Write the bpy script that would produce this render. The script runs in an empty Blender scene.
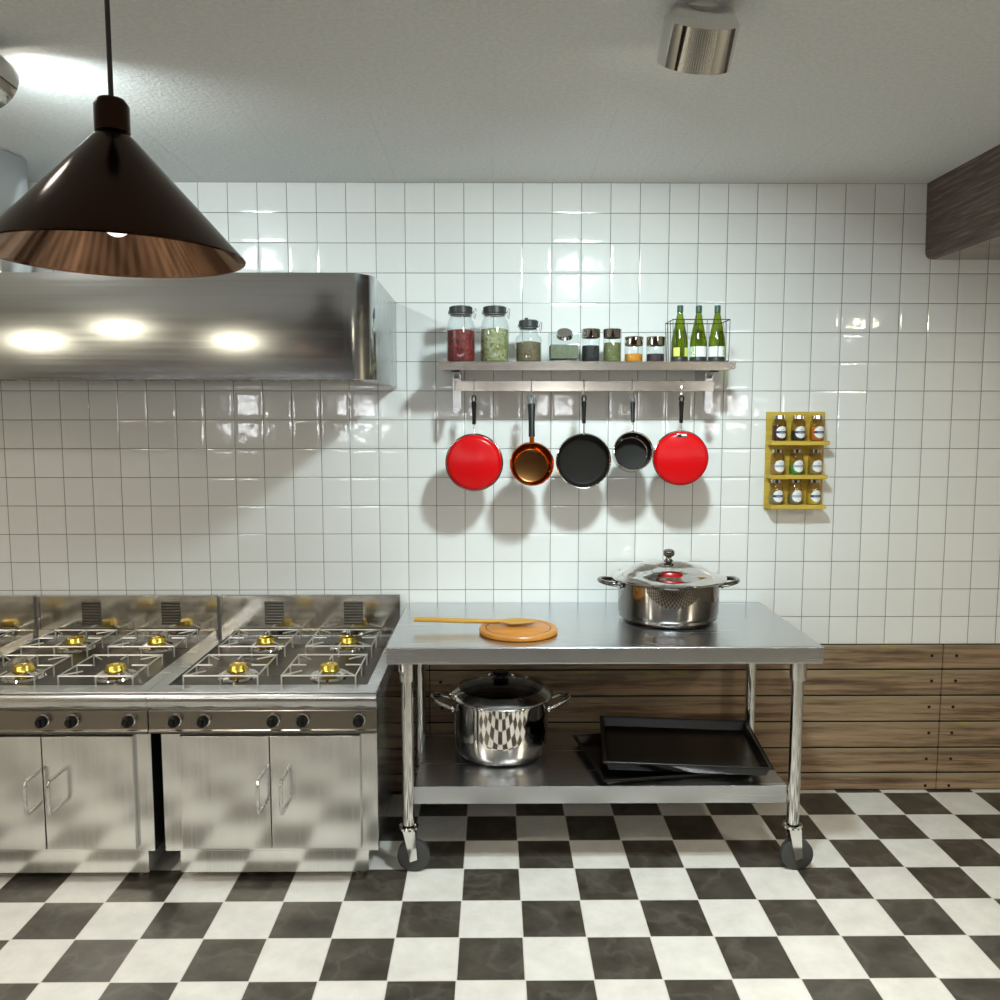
import bpy, bmesh, math, random
from mathutils import Vector, Matrix
random.seed(4)
PI = math.pi
C = bpy.context.scene.collection
T = 0.13                       # wall tile pitch
CEIL = 2.786
WOODTOP = 0.7064

# ---------------------------------------------------------------- materials
class NT:
    def __init__(s, name):
        m = bpy.data.materials.new(name); m.use_nodes = True
        s.m = m; s.t = m.node_tree; s.t.nodes.clear()
        s.out = s.t.nodes.new('ShaderNodeOutputMaterial')
    def n(s, typ, ins=None, **kw):
        nd = s.t.nodes.new(typ)
        for k, v in kw.items(): setattr(nd, k, v)
        for k, v in (ins or {}).items():
            if hasattr(v, 'is_output'): s.t.links.new(v, nd.inputs[k])
            else: nd.inputs[k].default_value = v
        return nd
    def math(s, op, a, b=None, c=None):
        d = {0: a}
        if b is not None: d[1] = b
        if c is not None: d[2] = c
        return s.n('ShaderNodeMath', d, operation=op).outputs[0]
    def mix(s, f, a, b):
        nd = s.n('ShaderNodeMix', {0: f, 6: a, 7: b}, data_type='RGBA')
        return nd.outputs[2]
    def ramp(s, f, stops):
        nd = s.n('ShaderNodeValToRGB', {0: f}); e = nd.color_ramp.elements
        while len(e) < len(stops): e.new(0.5)
        for q, (p, c) in zip(e, stops): q.position = p; q.color = col(c)
        return nd.outputs[0]
    def coord(s): return s.n('ShaderNodeTexCoord').outputs['Object']
    def scaled(s, v, sc, loc=(0, 0, 0)):
        return s.n('ShaderNodeMapping', {'Vector': v, 'Scale': sc, 'Location': loc}).outputs[0]
    def noise(s, v, scale, detail=3, rough=0.5):
        return s.n('ShaderNodeTexNoise', {'Vector': v, 'Scale': scale, 'Detail': detail, 'Roughness': rough}).outputs[0]
    def bump(s, h, strength=1.0, dist=1.0, normal=None):
        d = {'Height': h, 'Strength': strength, 'Distance': dist}
        if normal is not None: d['Normal'] = normal
        return s.n('ShaderNodeBump', d).outputs[0]
    def done(s, sh):
        s.t.links.new(sh, s.out.inputs[0]); return s.m
def col(c): return (c[0], c[1], c[2], 1.0)
def pbsdf(t, base, rough=.5, metal=0., normal=None, **kw):
    d = {'Base Color': base if hasattr(base, 'is_output') else col(base), 'Roughness': rough, 'Metallic': metal}
    if normal is not None: d['Normal'] = normal
    for k, v in kw.items(): d[k.replace('_', ' ')] = v
    return t.n('ShaderNodeBsdfPrincipled', d).outputs[0]

def plain(name, c, rough=.5, metal=0., var=.12, scale=18, **kw):
    t = NT(name); nz = t.noise(t.coord(), scale, 3)
    f = t.math('MULTIPLY_ADD', nz, 2 * var, 1 - var)
    m = t.n('ShaderNodeVectorMath', {0: c, 3: f}, operation='SCALE').outputs[0]
    return t.done(pbsdf(t, m, rough, metal, **kw))

def steel(name, c=(.62, .62, .60), rough=.22, streak='x', amount=.10, wav=.0, aniso=.0, tone=.10):
    t = NT(name); co = t.coord()
    sc = {'x': (1.2, 40, 120), 'z': (120, 40, 1.2), 'y': (120, 1.2, 40), 'n': (6, 6, 6)}[streak]
    nz = t.noise(t.scaled(co, sc), 1.0, 3)
    big = t.noise(t.scaled(co, tuple(q * .08 if q > 10 else q for q in sc)), 1.0, 2)
    r = t.math('MULTIPLY_ADD', nz, amount * 2, rough - amount)
    f = t.math('ADD', t.math('MULTIPLY_ADD', nz, tone, 1 - tone * .8), t.math('MULTIPLY_ADD', big, tone * .8, -tone * .4))
    m = t.n('ShaderNodeVectorMath', {0: c, 3: f}, operation='SCALE').outputs[0]
    nrm = None
    if wav: nrm = t.bump(t.noise(co, 3.0, 1), 1.0, wav)
    return t.done(pbsdf(t, m, r, 1.0, nrm, Anisotropic=aniso))

def glass(name, tint=(.93, .96, .96), rough=.02, edge=None, f0=.04):
    t = NT(name)
    fc = t.n('ShaderNodeLayerWeight', {'Blend': .5}).outputs['Facing']
    fr = t.math('MULTIPLY_ADD', t.math('POWER', fc, 4.0), .62, f0)
    c = t.mix(t.math('POWER', fc, 2.0), col(tint), col(edge or tuple(q * .8 for q in tint)))
    tr = t.n('ShaderNodeBsdfTransparent', {'Color': c}).outputs[0]
    gl = t.n('ShaderNodeBsdfGlossy', {'Color': col((1, 1, 1)), 'Roughness': rough}).outputs[0]
    return t.done(t.n('ShaderNodeMixShader', {0: fr, 1: tr, 2: gl}).outputs[0])

def grains(name, cols, scale=140, rough=.6):
    t = NT(name)
    v = t.n('ShaderNodeTexVoronoi', {'Vector': t.coord(), 'Scale': scale})
    sep = t.n('ShaderNodeSeparateColor', {0: v.outputs['Color']}).outputs[0]
    c = t.ramp(sep, [(i / max(1, len(cols) - 1), q) for i, q in enumerate(cols)])
    return t.done(pbsdf(t, c, rough, 0, t.bump(v.outputs['Distance'], -.6, .004)))

def emit(name, c, st):
    t = NT(name)
    return t.done(t.n('ShaderNodeEmission', {'Color': col(c), 'Strength': st}).outputs[0])

def wood(name, stops, axis='x', scale=1.0, rough=.55, bump=.002, moss=False, shift=None):
    t = NT(name); co = t.coord()
    sc = {'x': (.9, 9, 16), 'y': (9, .9, 16), 'z': (9, 16, .9)}[axis]
    v = t.scaled(co, tuple(q * scale for q in sc))
    w = t.noise(v, 1.6, 6, .62)
    fine = t.noise(t.scaled(co, tuple(q * scale * 5 for q in sc)), 1.5, 4, .6)
    f = t.math('ADD', t.math('MULTIPLY', w, .75), t.math('MULTIPLY', fine, .25))
    c = t.ramp(f, stops)
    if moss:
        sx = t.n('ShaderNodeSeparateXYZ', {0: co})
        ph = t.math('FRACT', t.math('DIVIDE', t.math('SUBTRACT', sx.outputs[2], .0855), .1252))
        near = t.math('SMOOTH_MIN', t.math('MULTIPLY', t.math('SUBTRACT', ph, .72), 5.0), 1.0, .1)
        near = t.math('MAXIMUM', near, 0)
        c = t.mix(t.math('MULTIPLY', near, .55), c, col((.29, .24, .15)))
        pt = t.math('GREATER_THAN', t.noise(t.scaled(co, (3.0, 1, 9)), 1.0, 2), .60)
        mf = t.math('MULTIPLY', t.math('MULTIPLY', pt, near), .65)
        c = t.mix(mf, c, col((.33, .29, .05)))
    return t.done(pbsdf(t, c, rough, 0, t.bump(f, .8, bump)))

def tile_wall():
    t = NT('glazed wall tile'); co = t.coord()
    s = t.n('ShaderNodeSeparateXYZ', {0: co})
    U = t.math('DIVIDE', s.outputs[0], T); V = t.math('DIVIDE', t.math('SUBTRACT', s.outputs[2], CEIL), T)
    fu, fv = t.math('FRACT', U), t.math('FRACT', V)
    iu, iv = t.math('FLOOR', U), t.math('FLOOR', V)
    du = t.math('MINIMUM', fu, t.math('SUBTRACT', 1.0, fu)); dv = t.math('MINIMUM', fv, t.math('SUBTRACT', 1.0, fv))
    d = t.math('MINIMUM', du, dv)
    grout = t.math('LESS_THAN', d, .0095)
    cell = t.n('ShaderNodeCombineXYZ', {0: iu, 1: iv, 2: 3.0}).outputs[0]
    wn = t.n('ShaderNodeTexWhiteNoise', {'Vector': cell}, noise_dimensions='3D').outputs['Color']
    ws = t.n('ShaderNodeSeparateColor', {0: wn})
    # pillowed edges, a slight lean per tile and a wavy glaze
    pil = t.math('MULTIPLY', t.math('SUBTRACT', 1.0, t.math('POWER', t.math('SUBTRACT', 1.0, t.math('MINIMUM', t.math('MULTIPLY', d, 5.5), 1.0)), 2.5)), .0012)
    tu = t.math('MULTIPLY', t.math('MULTIPLY', t.math('SUBTRACT', ws.outputs[0], .5), fu), T * .02)
    tv = t.math('MULTIPLY', t.math('MULTIPLY', t.math('SUBTRACT', ws.outputs[1], .5), fv), T * .02)
    wav = t.math('MULTIPLY', t.noise(co, 16, 1), .0009)
    h = t.math('ADD', t.math('ADD', pil, wav), t.math('ADD', tu, tv))
    h = t.math('SUBTRACT', h, t.math('MULTIPLY', grout, .0015))
    shade = t.math('MULTIPLY_ADD', ws.outputs[2], .05, .95)
    base = t.n('ShaderNodeVectorMath', {0: (.80, .80, .775), 3: shade}, operation='SCALE').outputs[0]
    c = t.mix(grout, base, col((.16, .155, .14)))
    r = t.math('MULTIPLY_ADD', grout, .6, .09)
    return t.done(pbsdf(t, c, r, 0, t.bump(h, 1.0, 1.0)))

def floor_mat():
    t = NT('chequered floor tile'); co = t.coord()
    S = .21628
    s = t.n('ShaderNodeSeparateXYZ', {0: co})
    U = t.math('DIVIDE', t.math('SUBTRACT', s.outputs[0], .0987), S)
    V = t.math('DIVIDE', t.math('SUBTRACT', -.035, s.outputs[1]), S)
    fu, fv = t.math('FRACT', U), t.math('FRACT', V)
    par = t.math('ABSOLUTE', t.math('MODULO', t.math('ADD', t.math('FLOOR', U), t.math('FLOOR', V)), 2.0))
    par = t.math('GREATER_THAN', par, .5)
    du = t.math('MINIMUM', fu, t.math('SUBTRACT', 1.0, fu)); dv = t.math('MINIMUM', fv, t.math('SUBTRACT', 1.0, fv))
    grout = t.math('LESS_THAN', t.math('MINIMUM', du, dv), .009)
    nz = t.noise(co, 9, 6, .65)
    vein = t.math('SMOOTH_MAX', t.math('SUBTRACT', 1.0, t.math('MULTIPLY', t.math('ABSOLUTE', t.math('SUBTRACT', t.noise(co, 5, 5), .5)), 26)), 0.0, .1)
    blk = t.ramp(nz, [(.35, (.036, .031, .024)), (.7, (.085, .076, .062))])
    blk = t.mix(t.math('MULTIPLY', vein, .12), blk, col((.3, .28, .25)))
    wht = t.ramp(nz, [(.3, (.62, .605, .565)), (.7, (.77, .755, .715))])
    c = t.mix(par, blk, wht)
    c = t.mix(grout, c, col((.62, .60, .55)))
    return t.done(pbsdf(t, c, .28, 0, t.bump(grout, -.4, .001)))

def ceil_mat():
    t = NT('textured ceiling board'); co = t.coord()
    nz = t.noise(co, 70, 6, .7)
    s = t.n('ShaderNodeSeparateXYZ', {0: co})
    f = t.math('FRACT', t.math('DIVIDE', t.math('ADD', s.outputs[0], t.math('MULTIPLY', s.outputs[1], .0)), .42))
    g = t.math('LESS_THAN', t.math('MINIMUM', f, t.math('SUBTRACT', 1.0, f)), .008)
    c = t.ramp(nz, [(.3, (.66, .66, .64)), (.7, (.80, .80, .78))])
    h = t.math('SUBTRACT', t.math('MULTIPLY', nz, .004), t.math('MULTIPLY', g, .004))
    return t.done(pbsdf(t, c, .9, 0, t.bump(h, 1.0, 1.0)))

def cookpan_red():
    return plain('red enamel', (.58, .003, .005), .25, var=.02, Specular_IOR_Level=.35)

M = dict(
    tile=tile_wall(), floor=floor_mat(), ceil=ceil_mat(),
    plank=wood('weathered plank', [(.30, (0.046, 0.026, 0.013)), (.43, (0.150, 0.091, 0.049)), (.52, (0.286, 0.189, 0.111)), (.66, (0.390, 0.273, 0.163)), (.8, (0.520, 0.390, 0.247))], 'x', 1.0, .6, .006, moss=True),
    darkwood=wood('dark beam wood', [(.30, (0.026, 0.017, 0.013)), (.5, (0.111, 0.078, 0.064)), (.70, (0.273, 0.202, 0.169))], 'y', 2.6, .5, .001),
    gloss=plain('smooth brown board', (.16, .12, .085), .10, var=.05),
    hole=plain('nail hole', (.010, .008, .006), .9),
    paint=plain('brown room paint', (.085, .058, .040), .75, var=.08, scale=2),
    sidepaint=plain('grey side wall paint', (.42, .40, .36), .75, var=.06, scale=2),
    steelx=steel('brushed steel grain across', (.60, .60, .585), .24, 'x', .08, .004),
    hoodst=steel('brushed hood steel', (.52, .54, .545), .13, 'x', .035, .0006, aniso=.65, tone=.30),
    steelz=steel('brushed steel grain upright', (.76, .765, .75), .18, 'z', .04, .0012, tone=.26),
    shelfst=steel('shelf steel', (.55, .50, .43), .19, 'x', .03, .001, tone=.12),
    hoodside=steel('satin hood side steel', (.50, .52, .52), .27, 'z', .03, .001, tone=.08),
    panelst=steel('dark brushed panel steel', (.24, .215, .18), .26, 'z', .02, .001),
    steelsplash=steel('brushed splashback steel', (.47, .44, .39), .13, 'z', .02, .003, tone=.2),
    topst=steel('satin worktop steel', (.64, .66, .68), .26, 'x', .04, .0015, tone=.06),
    tubest=steel('polished tube steel', (.76, .76, .74), .10, 'n', .01, tone=.03),
    basin=steel('dark hob steel', (.085, .077, .066), .30, 'x', .08, .003),
    chrome=steel('mirror steel', (.66, .64, .62), .035, 'n', .01, tone=.03),
    darkchrome=steel('dark mirror steel', (.27, .25, .235), .045, 'n', .012, tone=.04),
    wire=steel('trivet wire', (.88, .86, .82), .38, 'n', .04),
    gap=plain('dark gap', (.018, .016, .014), .7),
    brass=plain('brass burner cap', (.80, .58, .10), .26, 1.0, var=.1),
    black=plain('black plastic', (.004, .004, .004), .30, var=.1, Specular_IOR_Level=.3),
    blackmet=plain('black baked tray', (.006, .0055, .005), .26, var=.5, scale=9, Specular_IOR_Level=.4),
    nonstick=plain('nonstick coating', (.012, .0105, .008), .5, var=.15, Specular_IOR_Level=.12),
    red=cookpan_red(),
    copperin=plain('amber copper', (.66, .17, .022), .12, 1.0, var=.1),
    copperbase=plain('browned copper base', (.085, .036, .012), .22, 1.0, var=.15),
    shadeout=plain('bronze lacquer', (.040, .020, .013), .14, 1.0, var=.18, scale=5),
    shadein=plain('polished copper', (.24, .135, .085), .12, 1.0, var=.0),
    duct=steel('duct steel', (.70, .72, .74), .18, 'n', .03),
    bulb=emit('bulb glow', (1, .95, .88), 1.5),
    lampglow=emit('ceiling lamp glow', (1, .95, .86), 10),
    winglow=emit('daylit window', (.95, .97, 1.0), 20),
    glass=glass('jar glass'), clear=glass('clear lid glass', (.50, .50, .49), .03, None, .09),
    bottleglass=glass('green bottle glass', (.50, .60, .14), .03, (.03, .06, .01)),
    paleglass=glass('spice jar glass', (.90, .86, .74), .03, (.55, .48, .34)),
    lidgrey=plain('grey jar stopper', (.030, .033, .033), .35),
    bottlecap=plain('green foil cap', (.03, .085, .055), .4),
    beans=grains('red beans', [(0.043, 0.005, 0.005), (0.187, 0.015, 0.015), (0.289, 0.038, 0.030), (0.085, 0.007, 0.009)], 150),
    peas=grains('split peas', [(0.115, 0.126, 0.029), (0.242, 0.242, 0.092), (0.357, 0.346, 0.196), (0.173, 0.178, 0.052), (0.403, 0.392, 0.277)], 110),
    herb=grains('brown spice', [(0.078, 0.057, 0.027), (0.144, 0.108, 0.057), (0.192, 0.150, 0.084)], 260),
    oregano=grains('dried green herb', [(0.055, 0.063, 0.025), (0.101, 0.109, 0.050), (0.139, 0.143, 0.076)], 260),
    pepper=grains('black peppercorn', [(0.004, 0.004, 0.004), (0.013, 0.013, 0.015), (0.042, 0.042, 0.046)], 190),
    olive=grains('olive green seed', [(0.078, 0.089, 0.026), (0.135, 0.146, 0.052), (0.177, 0.182, 0.078)], 230),
    turmeric=grains('orange powder', [(0.496, 0.176, 0.008), (0.624, 0.256, 0.016)], 300),
    plum=grains('dark purple seed', [(0.007, 0.003, 0.006), (0.039, 0.017, 0.028), (0.090, 0.050, 0.062)], 190),
    rack=wood('yellow stained wood', [(.30, (.40, .25, .025)), (.55, (.58, .40, .05)), (.75, (.68, .50, .09))], 'x', 2.0, .55, .0008),
    spoon=wood('golden spoon wood', [(.30, (.42, .20, .022)), (.55, (.58, .31, .045)), (.75, (.66, .39, .08))], 'x', 3.0, .42, .0004),
    board=wood('orange board wood', [(.30, (.38, .13, .012)), (.55, (.56, .22, .026)), (.75, (.66, .30, .05))], 'x', 2.0, .35, .0004),
    groove=plain('board groove', (.20, .075, .02), .6),
    paper=plain('label paper', (.80, .81, .80), .6, var=.03),
    palegreen=plain('pale green label', (.66, .78, .58), .6, var=.10, scale=60),
    green=plain('green label print', (.28, .55, .10), .6, var=.15, scale=40),
    lime=plain('lime label', (.66, .74, .14), .6, var=.06),
    navy=plain('navy label band', (.030, .045, .13), .6),
    greyink=plain('grey label print', (.36, .40, .48), .6),
    rubber=plain('grey wheel rubber', (.05, .05, .05), .6),
    liner=plain('black drip liner', (.02, .02, .022), .45),
    cablebl=plain('lamp cable', (.02, .018, .016), .6),
)

# ---------------------------------------------------------------- mesh builder
class MB:
    def __init__(s): s.bm = bmesh.new(); s.mi = 0; s.bev = False
    def mat(s, i): s.mi = i; return s
    def _fin(s, faces):
        for f in faces: f.material_index = s.mi
    def box(s, x0, x1, y0, y1, z0, z1, bev=0, seg=2):
        x0, x1 = sorted((x0, x1)); y0, y1 = sorted((y0, y1)); z0, z1 = sorted((z0, z1))
        v = [s.bm.verts.new((x, y, z)) for x in (x0, x1) for y in (y0, y1) for z in (z0, z1)]
        F = [s.bm.faces.new([v[i] for i in q]) for q in ((0, 1, 3, 2), (4, 6, 7, 5), (0, 4, 5, 1), (2, 3, 7, 6), (0, 2, 6, 4), (1, 5, 7, 3))]
        s._fin(F)
        if bev: s._bev({e for f in F for e in f.edges}, bev, seg)
        return s
    def _bev(s, edges, bev, seg):
        s.bev = True
        r = bmesh.ops.bevel(s.bm, geom=list(edges), offset=bev, segments=seg, affect='EDGES', profile=.5, clamp_overlap=True)
        s._fin(r['faces'])
    def prism(s, poly, plane, a, b, bev=0, seg=2):
        mp = {'XZ': lambda p, q: (p[0], q, p[1]), 'YZ': lambda p, q: (q, p[0], p[1]), 'XY': lambda p, q: (p[0], p[1], q)}[plane]
        A = [s.bm.verts.new(mp(p, a)) for p in poly]; B = [s.bm.verts.new(mp(p, b)) for p in poly]
        n = len(poly)
        F = [s.bm.faces.new(A), s.bm.faces.new(B[::-1])]
        F += [s.bm.faces.new((A[i], B[i], B[(i + 1) % n], A[(i + 1) % n])) for i in range(n)]
        bmesh.ops.recalc_face_normals(s.bm, faces=F)
        s._fin(F)
        if bev: s._bev({e for f in F for e in f.edges}, bev, seg)
        return s
    def lathe(s, prof, c=(0, 0, 0), axis='Z', n=40, a0=0., a1=2 * PI, sx=1., sy=1.):
        full = abs(a1 - a0 - 2 * PI) < 1e-6
        k = n if full else n + 1
        def P(r, h, a):
            x, y = r * math.cos(a) * sx, r * math.sin(a) * sy
            if axis == 'Z': q = (x, y, h)
            elif axis == 'Y': q = (x, h, y)
            else: q = (h, x, y)
            return (q[0] + c[0], q[1] + c[1], q[2] + c[2])
        rings = []
        for r, h in prof:
            if abs(r) < 1e-7: rings.append([s.bm.verts.new(P(0, h, 0))])
            else: rings.append([s.bm.verts.new(P(r, h, a0 + (a1 - a0) * i / n)) for i in range(k)])
        F = []
        for A, B in zip(rings, rings[1:]):
            for i in range(n):
                j = (i + 1) % k
                if len(A) == 1 and len(B) == 1: continue
                if len(A) == 1: q = (A[0], B[j], B[i])
                elif len(B) == 1: q = (A[i], A[j], B[0])
                else: q = (A[i], A[j], B[j], B[i])
                F.append(s.bm.faces.new(q))
        bmesh.ops.recalc_face_normals(s.bm, faces=F)
        s._fin(F); return s
    def tube(s, pts, r, n=10, cyc=False, radii=None, flat=1.0):
        pts = [Vector(p) for p in pts]; N = len(pts); rings = []
        up = None
        for i, p in enumerate(pts):
            a = pts[i - 1] if (i or cyc) else p; b = pts[(i + 1) % N] if (i < N - 1 or cyc) else p
            d = (b - a).normalized()
            if up is None:
                up = d.orthogonal().normalized()
            up = (up - d * up.dot(d))
            up = up.normalized() if up.length > 1e-6 else d.orthogonal().normalized()
            w = d.cross(up); rr = radii[i] if radii else r
            rings.append([s.bm.verts.new(p + (up * math.cos(2 * PI * k / n) + w * math.sin(2 * PI * k / n) * flat) * rr) for k in range(n)])
        F = []
        for i in range(N if cyc else N - 1):
            A, B = rings[i], rings[(i + 1) % N]
            F += [s.bm.faces.new((A[k], A[(k + 1) % n], B[(k + 1) % n], B[k])) for k in range(n)]
        if not cyc: F += [s.bm.faces.new(rings[0][::-1]), s.bm.faces.new(rings[-1])]
        bmesh.ops.recalc_face_normals(s.bm, faces=F)
        s._fin(F); return s
    def build(s, name, mats, parent=None, loc=(0, 0, 0), rot=(0, 0, 0), ang=35):
        me = bpy.data.meshes.new(name); s.bm.to_mesh(me); s.bm.free()
        for p in me.polygons: p.use_smooth = True
        me.set_sharp_from_angle(angle=math.radians(ang))
        if not isinstance(mats, (list, tuple)): mats = [mats]
        for m in mats: me.materials.append(M[m])
        o = bpy.data.objects.new(name, me); C.objects.link(o)
        o.location = loc; o.rotation_euler = rot
        if s.bev:
            wm = o.modifiers.new('weighted', 'WEIGHTED_NORMAL'); wm.keep_sharp = True; wm.weight = 100
        if parent: o.parent = parent
        return o

def thing(name, label, cat, loc=(0, 0, 0), rot=(0, 0, 0), group=None):
    o = bpy.data.objects.new(name, None); C.objects.link(o); o.empty_display_size = .05
    o.location = loc; o.rotation_euler = rot
    return tag(o, label, cat, group)
def tag(o, label=None, cat=None, group=None, kind=None):
    if label: o['label'] = label
    if cat: o['category'] = cat
    if group: o['group'] = group
    if kind: o['kind'] = kind
    return o
def struct(o): o['kind'] = 'structure'; return o
def dup(o, loc=None, label=None, parent=None):
    c = o.copy(); C.objects.link(c)
    if parent: c.parent = parent
    if loc is not None: c.location = loc
    if label: c['label'] = label
    for ch in list(o.children): dup(ch, None, None, c)
    return c
def arc(cx, cy, r, a0, a1, n):
    return [(cx + r * math.cos(a0 + (a1 - a0) * i / n), cy + r * math.sin(a0 + (a1 - a0) * i / n)) for i in range(n + 1)]

# ---------------------------------------------------------------- room
XL, XR, YB = -4.7, 3.4, -6.6
struct(MB().box(XL - .1, XR + .1, YB - .1, .1, -.06, 0).build('floor', 'floor'))
struct(MB().box(XL - .1, XR + .1, YB - .1, .1, CEIL, CEIL + .06).build('ceiling', 'ceil'))
struct(MB().box(XL, XR, 0, .1, 0, CEIL).build('wall_back', 'tile'))
struct(MB().box(XL - .1, XL, YB, 0, 0, CEIL).build('wall_left', 'sidepaint'))
struct(MB().box(XR, XR + .1, YB, 0, 0, CEIL).build('wall_right', 'sidepaint'))
struct(MB().box(XL, XR, YB - .1, YB, 0, CEIL).build('wall_front', 'paint'))
# planked wainscot on the back wall, two runs of boards that meet at one joint
w = MB()
zb = [0.0, .0857, .2083, .3349, .4608, .5859, WOODTOP]
for x0, x1 in ((XL, -.30), (-.297, 2.0945), (2.0975, XR)):
    for a, b in zip(zb, zb[1:]):
        w.mat(0).box(x0, x1, -.008, .0, a + .0036, b - .0036, .003, 1)
w.mat(1).box(XL, XR, -.0015, -.0005, 0, WOODTOP)
for a, b in zip(zb, zb[1:]):
    h = b - .055 if a else .022
    for x in (2.045, 2.158, -.35, -.245):
        w.mat(1).lathe([(0, -.0092), (.0075, -.0090), (.0082, -.004)], (x + random.uniform(-.004, .004), 0, h), 'Y', 10)
struct(w.build('trim_1', ['plank', 'hole']))

# beam under the ceiling, running from the tiled wall into the room
poly = [(1.918, CEIL), (1.924, 2.49)] + [(1.954 + .030 * math.cos(a), 2.488 + .030 * math.sin(a)) for a in [PI + PI / 2 * i / 6 for i in range(1, 7)]] + [(2.60, 2.458), (2.60, CEIL)]
BM = struct(MB().prism(poly, 'XZ', -3.0, -.001).build('ceiling_beam', 'darkwood'))
MB().box(1.96, 2.598, -2.99, -.002, 2.4565, 2.459).build('underside', 'gloss', BM)

# lamps: a spotlight aimed at the shelf throws the key light, drop lights behind the viewer fill the room
def spotlight(x, y, z, aim, label, power, colour, size):
    d = (Vector(aim) - Vector((x, y, z))).normalized()
    e = d.to_track_quat('Z', 'Y').to_euler()
    t = thing('spotlight', label, 'spotlight', (x, y, z), group=None)
    r = size / 2
    MB().lathe([(r * .96, .0), (r * 1.06, .002), (r * 1.06, -.10), (r * .8, -.13), (0, -.135)], n=40).build('housing', 'tubest', t, (0, 0, 0), e)
    MB().lathe([(0, -.008), (r * .97, -.008)], n=40).build('lens', 'lampglow', t, (0, 0, 0), e)
    MB().tube([tuple(-d * .07), (-d.x * .07, -d.y * .07, CEIL - z - .01)], .009).build('stem', 'tubest', t)
    MB().lathe([(0, CEIL - z - .02), (.05, CEIL - z - .018), (.052, CEIL - z - .001)], (-d.x * .07, -d.y * .07, 0), n=32).build('ceiling_plate', 'tubest', t)
    l = bpy.data.lights.new('spotlight_beam', 'AREA'); l.shape = 'DISK'; l.size = size * .94
    l.energy = power; l.color = colour; l.spread = math.radians(128)
    o = bpy.data.objects.new('spotlight_beam', l); C.objects.link(o); o.location = Vector((x, y, z)) + d * .004
    o.rotation_euler = (-d).to_track_quat('Z', 'Y').to_euler()
spotlight(.52, -1.52, 2.67, (.36, 0, .62), 'ceiling spotlight aimed at the wall shelf', 18.5, (.80, .975, 1.0), .18)
spotlight(-1.38, -1.36, 2.67, (-1.05, 0, 2.30), 'ceiling spotlight above the extractor hood, near the bronze pendant', 4.2, (.84, .98, 1.0), .14)
WARM = (1.0, .90, .68)
WP = 26
def drop_light(x, y, z, label, power=WP, r=.13):
    t = thing('drop_light', label, 'ceiling light', (x, y, z), group='round drop lights behind the viewer')
    MB().lathe([(r, .0), (r * 1.08, .0), (r * 1.08, .05), (r * .7, .085), (0, .09)], n=36).build('housing', 'tubest', t)
    MB().lathe([(0, .006), (r, .006)], n=36).build('diffuser', 'lampglow', t)
    MB().tube([(0, 0, .085), (0, 0, CEIL - z - .001)], .008).build('stem', 'tubest', t)
    l = bpy.data.lights.new('drop_lamp_beam', 'AREA'); l.shape = 'DISK'; l.size = r * 2
    l.energy = power; l.color = WARM
    o = bpy.data.objects.new('drop_lamp_beam', l); C.objects.link(o); o.location = (x, y, z - .002)
drop_light(-3.72, -5.0, 2.42, 'round drop light in the corner of the room, farthest from the beam', 17, .055)
drop_light(-2.98, -5.0, 2.52, 'round drop light second from the corner of the room', 13, .055)
drop_light(-1.97, -5.0, 2.42, 'round drop light third from the corner of the room', 13, .055)
drop_light(-4.3, -3.3, 2.60, 'round drop light added as fill beside the side wall, on the range side', 30, .10)  # added for ambient fill, placed clear of the hood's reflections
drop_light(1.9, -5.0, 2.55, 'round drop light added as fill on the beam side of the room', 8, .075)  # added to even out the light across the room
drop_light(2.75, -2.7, 2.50, 'round drop light beside the dark wooden beam', 27, .10)
def added_down_light(x, y, label, power, spread=75):  # unseen recessed lamps, added to brighten the floor and range doors
    t = thing('added_down_light', label, 'ceiling light', (x, y, CEIL), group='recessed fill lights added over the floor')
    MB().lathe([(.10, -.001), (.10, -.010), (.075, -.012), (.07, -.004)], n=36).build('frame', 'tubest', t)
    MB().lathe([(0, -.004), (.07, -.004)], n=36).build('diffuser', 'lampglow', t)
    l = bpy.data.lights.new('added_down_light_beam', 'AREA'); l.shape = 'DISK'; l.size = .14; l.spread = math.radians(spread)
    l.energy = power; l.color = (1.0, .975, .92)
    o = bpy.data.objects.new('added_down_light_beam', l); C.objects.link(o); o.location = (x, y, CEIL - .014)
added_down_light(-1.35, -1.80, 'added recessed fill light over the floor before the gas ranges', 6.5, 80)
added_down_light(.95, -1.80, 'added recessed fill light over the floor before the work table', 9, 80)
added_down_light(-2.5, -2.95, 'added recessed fill light over the floor, nearest the row of drop lights', 20, 170)  # wide fill added for the wall under the hood
# unseen low partition added behind the viewer to darken reflections in the steel
struct(MB().box(-2.9, 2.8, -4.32, -4.2, 0, 1.08, .01).build('reflection_partition', 'darkwood'))
# small high windows in the wall behind the viewer
for i, (x0, x1) in enumerate(((-3.3, -2.9), (-1.85, -1.35), (-.5, -.3), (.45, .95), (1.5, 1.62), (2.7, 3.2))):
    o = MB().box(x0, x1, YB + .001, YB + .01, 1.66, 1.93).build('window_%d' % (i + 1), 'winglow'); struct(o)
    f = MB()
    for a in ((x0 - .04, x0, 1.62, 1.97), (x1, x1 + .04, 1.62, 1.97), (x0, x1, 1.62, 1.66), (x0, x1, 1.93, 1.97), ((x0 + x1) / 2 - .012, (x0 + x1) / 2 + .012, 1.66, 1.93)):
        f.box(a[0], a[1], YB + .001, YB + .03, a[2], a[3])
    f.build('window_frame', 'darkwood', o)

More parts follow.
